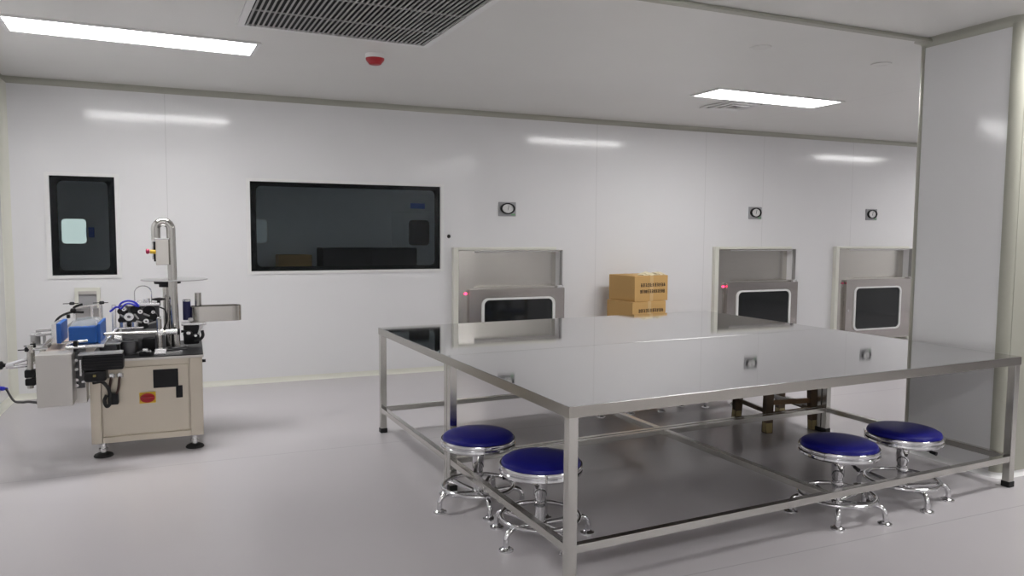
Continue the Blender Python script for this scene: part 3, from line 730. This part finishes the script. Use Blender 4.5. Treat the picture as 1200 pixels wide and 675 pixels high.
part(MB().cyl((-.213, 5.565, 1.300), (-.248, 5.565, 1.302), .013, 16), 'stop_collar', 'yellow', cbx)
k = MB(); k.lathe([(0, -.012), (.012, -.012), (.017, -.004), (.018, .004), (.012, .011), (0, .012)], n=20)
k.xf(Matrix.Translation((-.262, 5.565, 1.304)) @ Matrix.Rotation(-PI/2, 4, 'Y')); part(k, 'stop_button', 'crimson', cbx)

# unwinding disc
dk = part(MB().lathe([(0, 0), (.214, 0), (.216, .003), (.214, .006), (0, .006)], (-.106, 5.75, 1.100), 64), 'reel_disc', 'disc')
part(MB().lathe([(0, 0), (.035, 0), (.035, -.025), (.085, -.025), (.088, -.004), (.088, 0), (0, 0)][::-1], (-.152, 5.75, 1.100), 30).cyl((-.165, 5.75, 1.052), (-.165, 5.75, 1.080), .042, 20), 'disc_hub', 'black', dk)
part(MB().cyl((-.160, 5.75, .634), (-.160, 5.75, 1.055), .024, 18), 'disc_post', 'pipe')

# waste winding side on the right
part(MB().cyl((-.033, 5.70, .822), (-.033, 5.70, .955), .026, 20), 'ribbon_canister', 'navy')
part(MB().lathe([(0, .016), (.022, .014), (.028, .006), (.028, 0), (0, 0)], (-.033, 5.70, .952), 20), 'canister_cap', 'white_metal')
part(MB().cyl((.040, 5.72, .80), (.041, 5.72, 1.008), .0225, 20), 'guide_post', 'pipe')
stad = lambda r, L, n=12: [(L+r*math.cos(math.radians(a)), r*math.sin(math.radians(a))) for a in [-90+180*k/n for k in range(n+1)]] + [(r*math.cos(math.radians(a)), r*math.sin(math.radians(a))) for a in [90+180*k/n for k in range(n+1)]]
cx0, cy0 = .055, 5.72
tr = part(MB().ring_prism([(cx0+u, cy0+v) for u, v in stad(.072, .20)], [(cx0+u, cy0+v) for u, v in stad(.067, .20)], 2, .808, .914), 'scrap_tray', 'steel')
part(MB().prism([(cx0+u, cy0+v) for u, v in stad(.0665, .20)], 2, .808, .813), 'tray_floor', 'sheet', tr)
part(MB().cyl((.215, 5.69, .813), (.215, 5.69, .905), .024, 18), 'tray_roller', 'pipe', tr)
part(MB().box(-.07, 5.62, .790, .09, 5.74, .806, .003), 'tray_bracket', 'white_metal')
part(MB().box(-.058, 5.64, .655, .045, 5.74, .79, .012).disc_y((-.03, 5.61, .73), .03, .025, .04).disc_y((.022, 5.61, .71), .024, .02, .04), 'winder_motor', 'black')
part(MB().disc_y((-.025, 5.60, .74), .014, .011, .02).disc_y((.02, 5.60, .72), .010, .008, .02), 'winder_bolt', 'white_metal')
part(MB().tube(bez([(.01, 5.62, .685), (.045, 5.62, .69), (.066, 5.62, .715), (.062, 5.63, .75)], 6), .011, 10), 'winder_hose', 'rubber')
part(MB().tube(bez([(.075, 5.66, .80), (.06, 5.65, .765), (.042, 5.64, .745), (.03, 5.63, .69)], 6), .005, 8).tube(bez([(.06, 5.66, .80), (.045, 5.65, .77), (.038, 5.64, .73)], 6), .004, 8), 'sensor_wire', 'white_plastic')
part(MB().lathe([(0, .02), (.014, .016), (.018, 0), (0, -.01)], (-.01, 5.62, .825), 16), 'ball_knob', 'white_plastic')

# power cord to the left wall
pc = thing('power_cord', 'black power cord with a blue plug running from the machine to the left wall', 'cord', (-1.43, 7.0, .19))
MB().tube(bez([(.07, -.06, 0), (.19, -.45, -.02), (.36, -1.1, .09), (.47, -1.5, .17), (.590, -1.80, .215)], 8), .008, 10).build('cable', 'rubber', pc)
MB().cyl((.012, -.02, 0), (.05, -.04, 0), .017, 14).cyl((.05, -.04, 0), (.075, -.065, 0), .012, 14).build('plug', 'tube_blue', pc)
so = thing('wall_socket', 'grey wall socket low on the left wall holding the blue plug', 'socket', (XL, 7.0, .19))
MB().box(0, -.05, -.05, .012, .05, .05, .004).build('plate', 'grey_plate', so)

# ------------------------------------------------------------------ world, camera, view
w = bpy.data.worlds.new('World'); S.world = w; w.use_nodes = True
w.node_tree.nodes['Background'].inputs[0].default_value = (.02, .02, .02, 1)

cam = bpy.data.cameras.new('Camera'); co = bpy.data.objects.new('Camera', cam); COL.objects.link(co)
cam.sensor_fit = 'HORIZONTAL'; cam.sensor_width = 36; cam.lens = 881.8/1200*36; cam.clip_start = .05; cam.clip_end = 60
pitch, roll, yaw = math.radians(4.277), math.radians(.373), math.radians(23.142)
fwd = Vector((0, math.cos(pitch), -math.sin(pitch))); up = Vector((0, math.sin(pitch), math.cos(pitch))); rt = Vector((1, 0, 0))
c, s = math.cos(roll), math.sin(roll)
rt, up = rt*c+up*s, up*c-rt*s
R = Matrix.Rotation(-yaw, 3, 'Z')
rt, up, fwd = R @ rt, R @ up, R @ fwd
co.matrix_world = Matrix(((rt.x, up.x, -fwd.x, 0), (rt.y, up.y, -fwd.y, 0), (rt.z, up.z, -fwd.z, 1.45), (0, 0, 0, 1)))
S.camera = co
vs = S.view_settings
vs.view_transform = 'Standard'; vs.look = 'None'; vs.gamma = 1; vs.use_curve_mapping = False; vs.exposure = 0.95
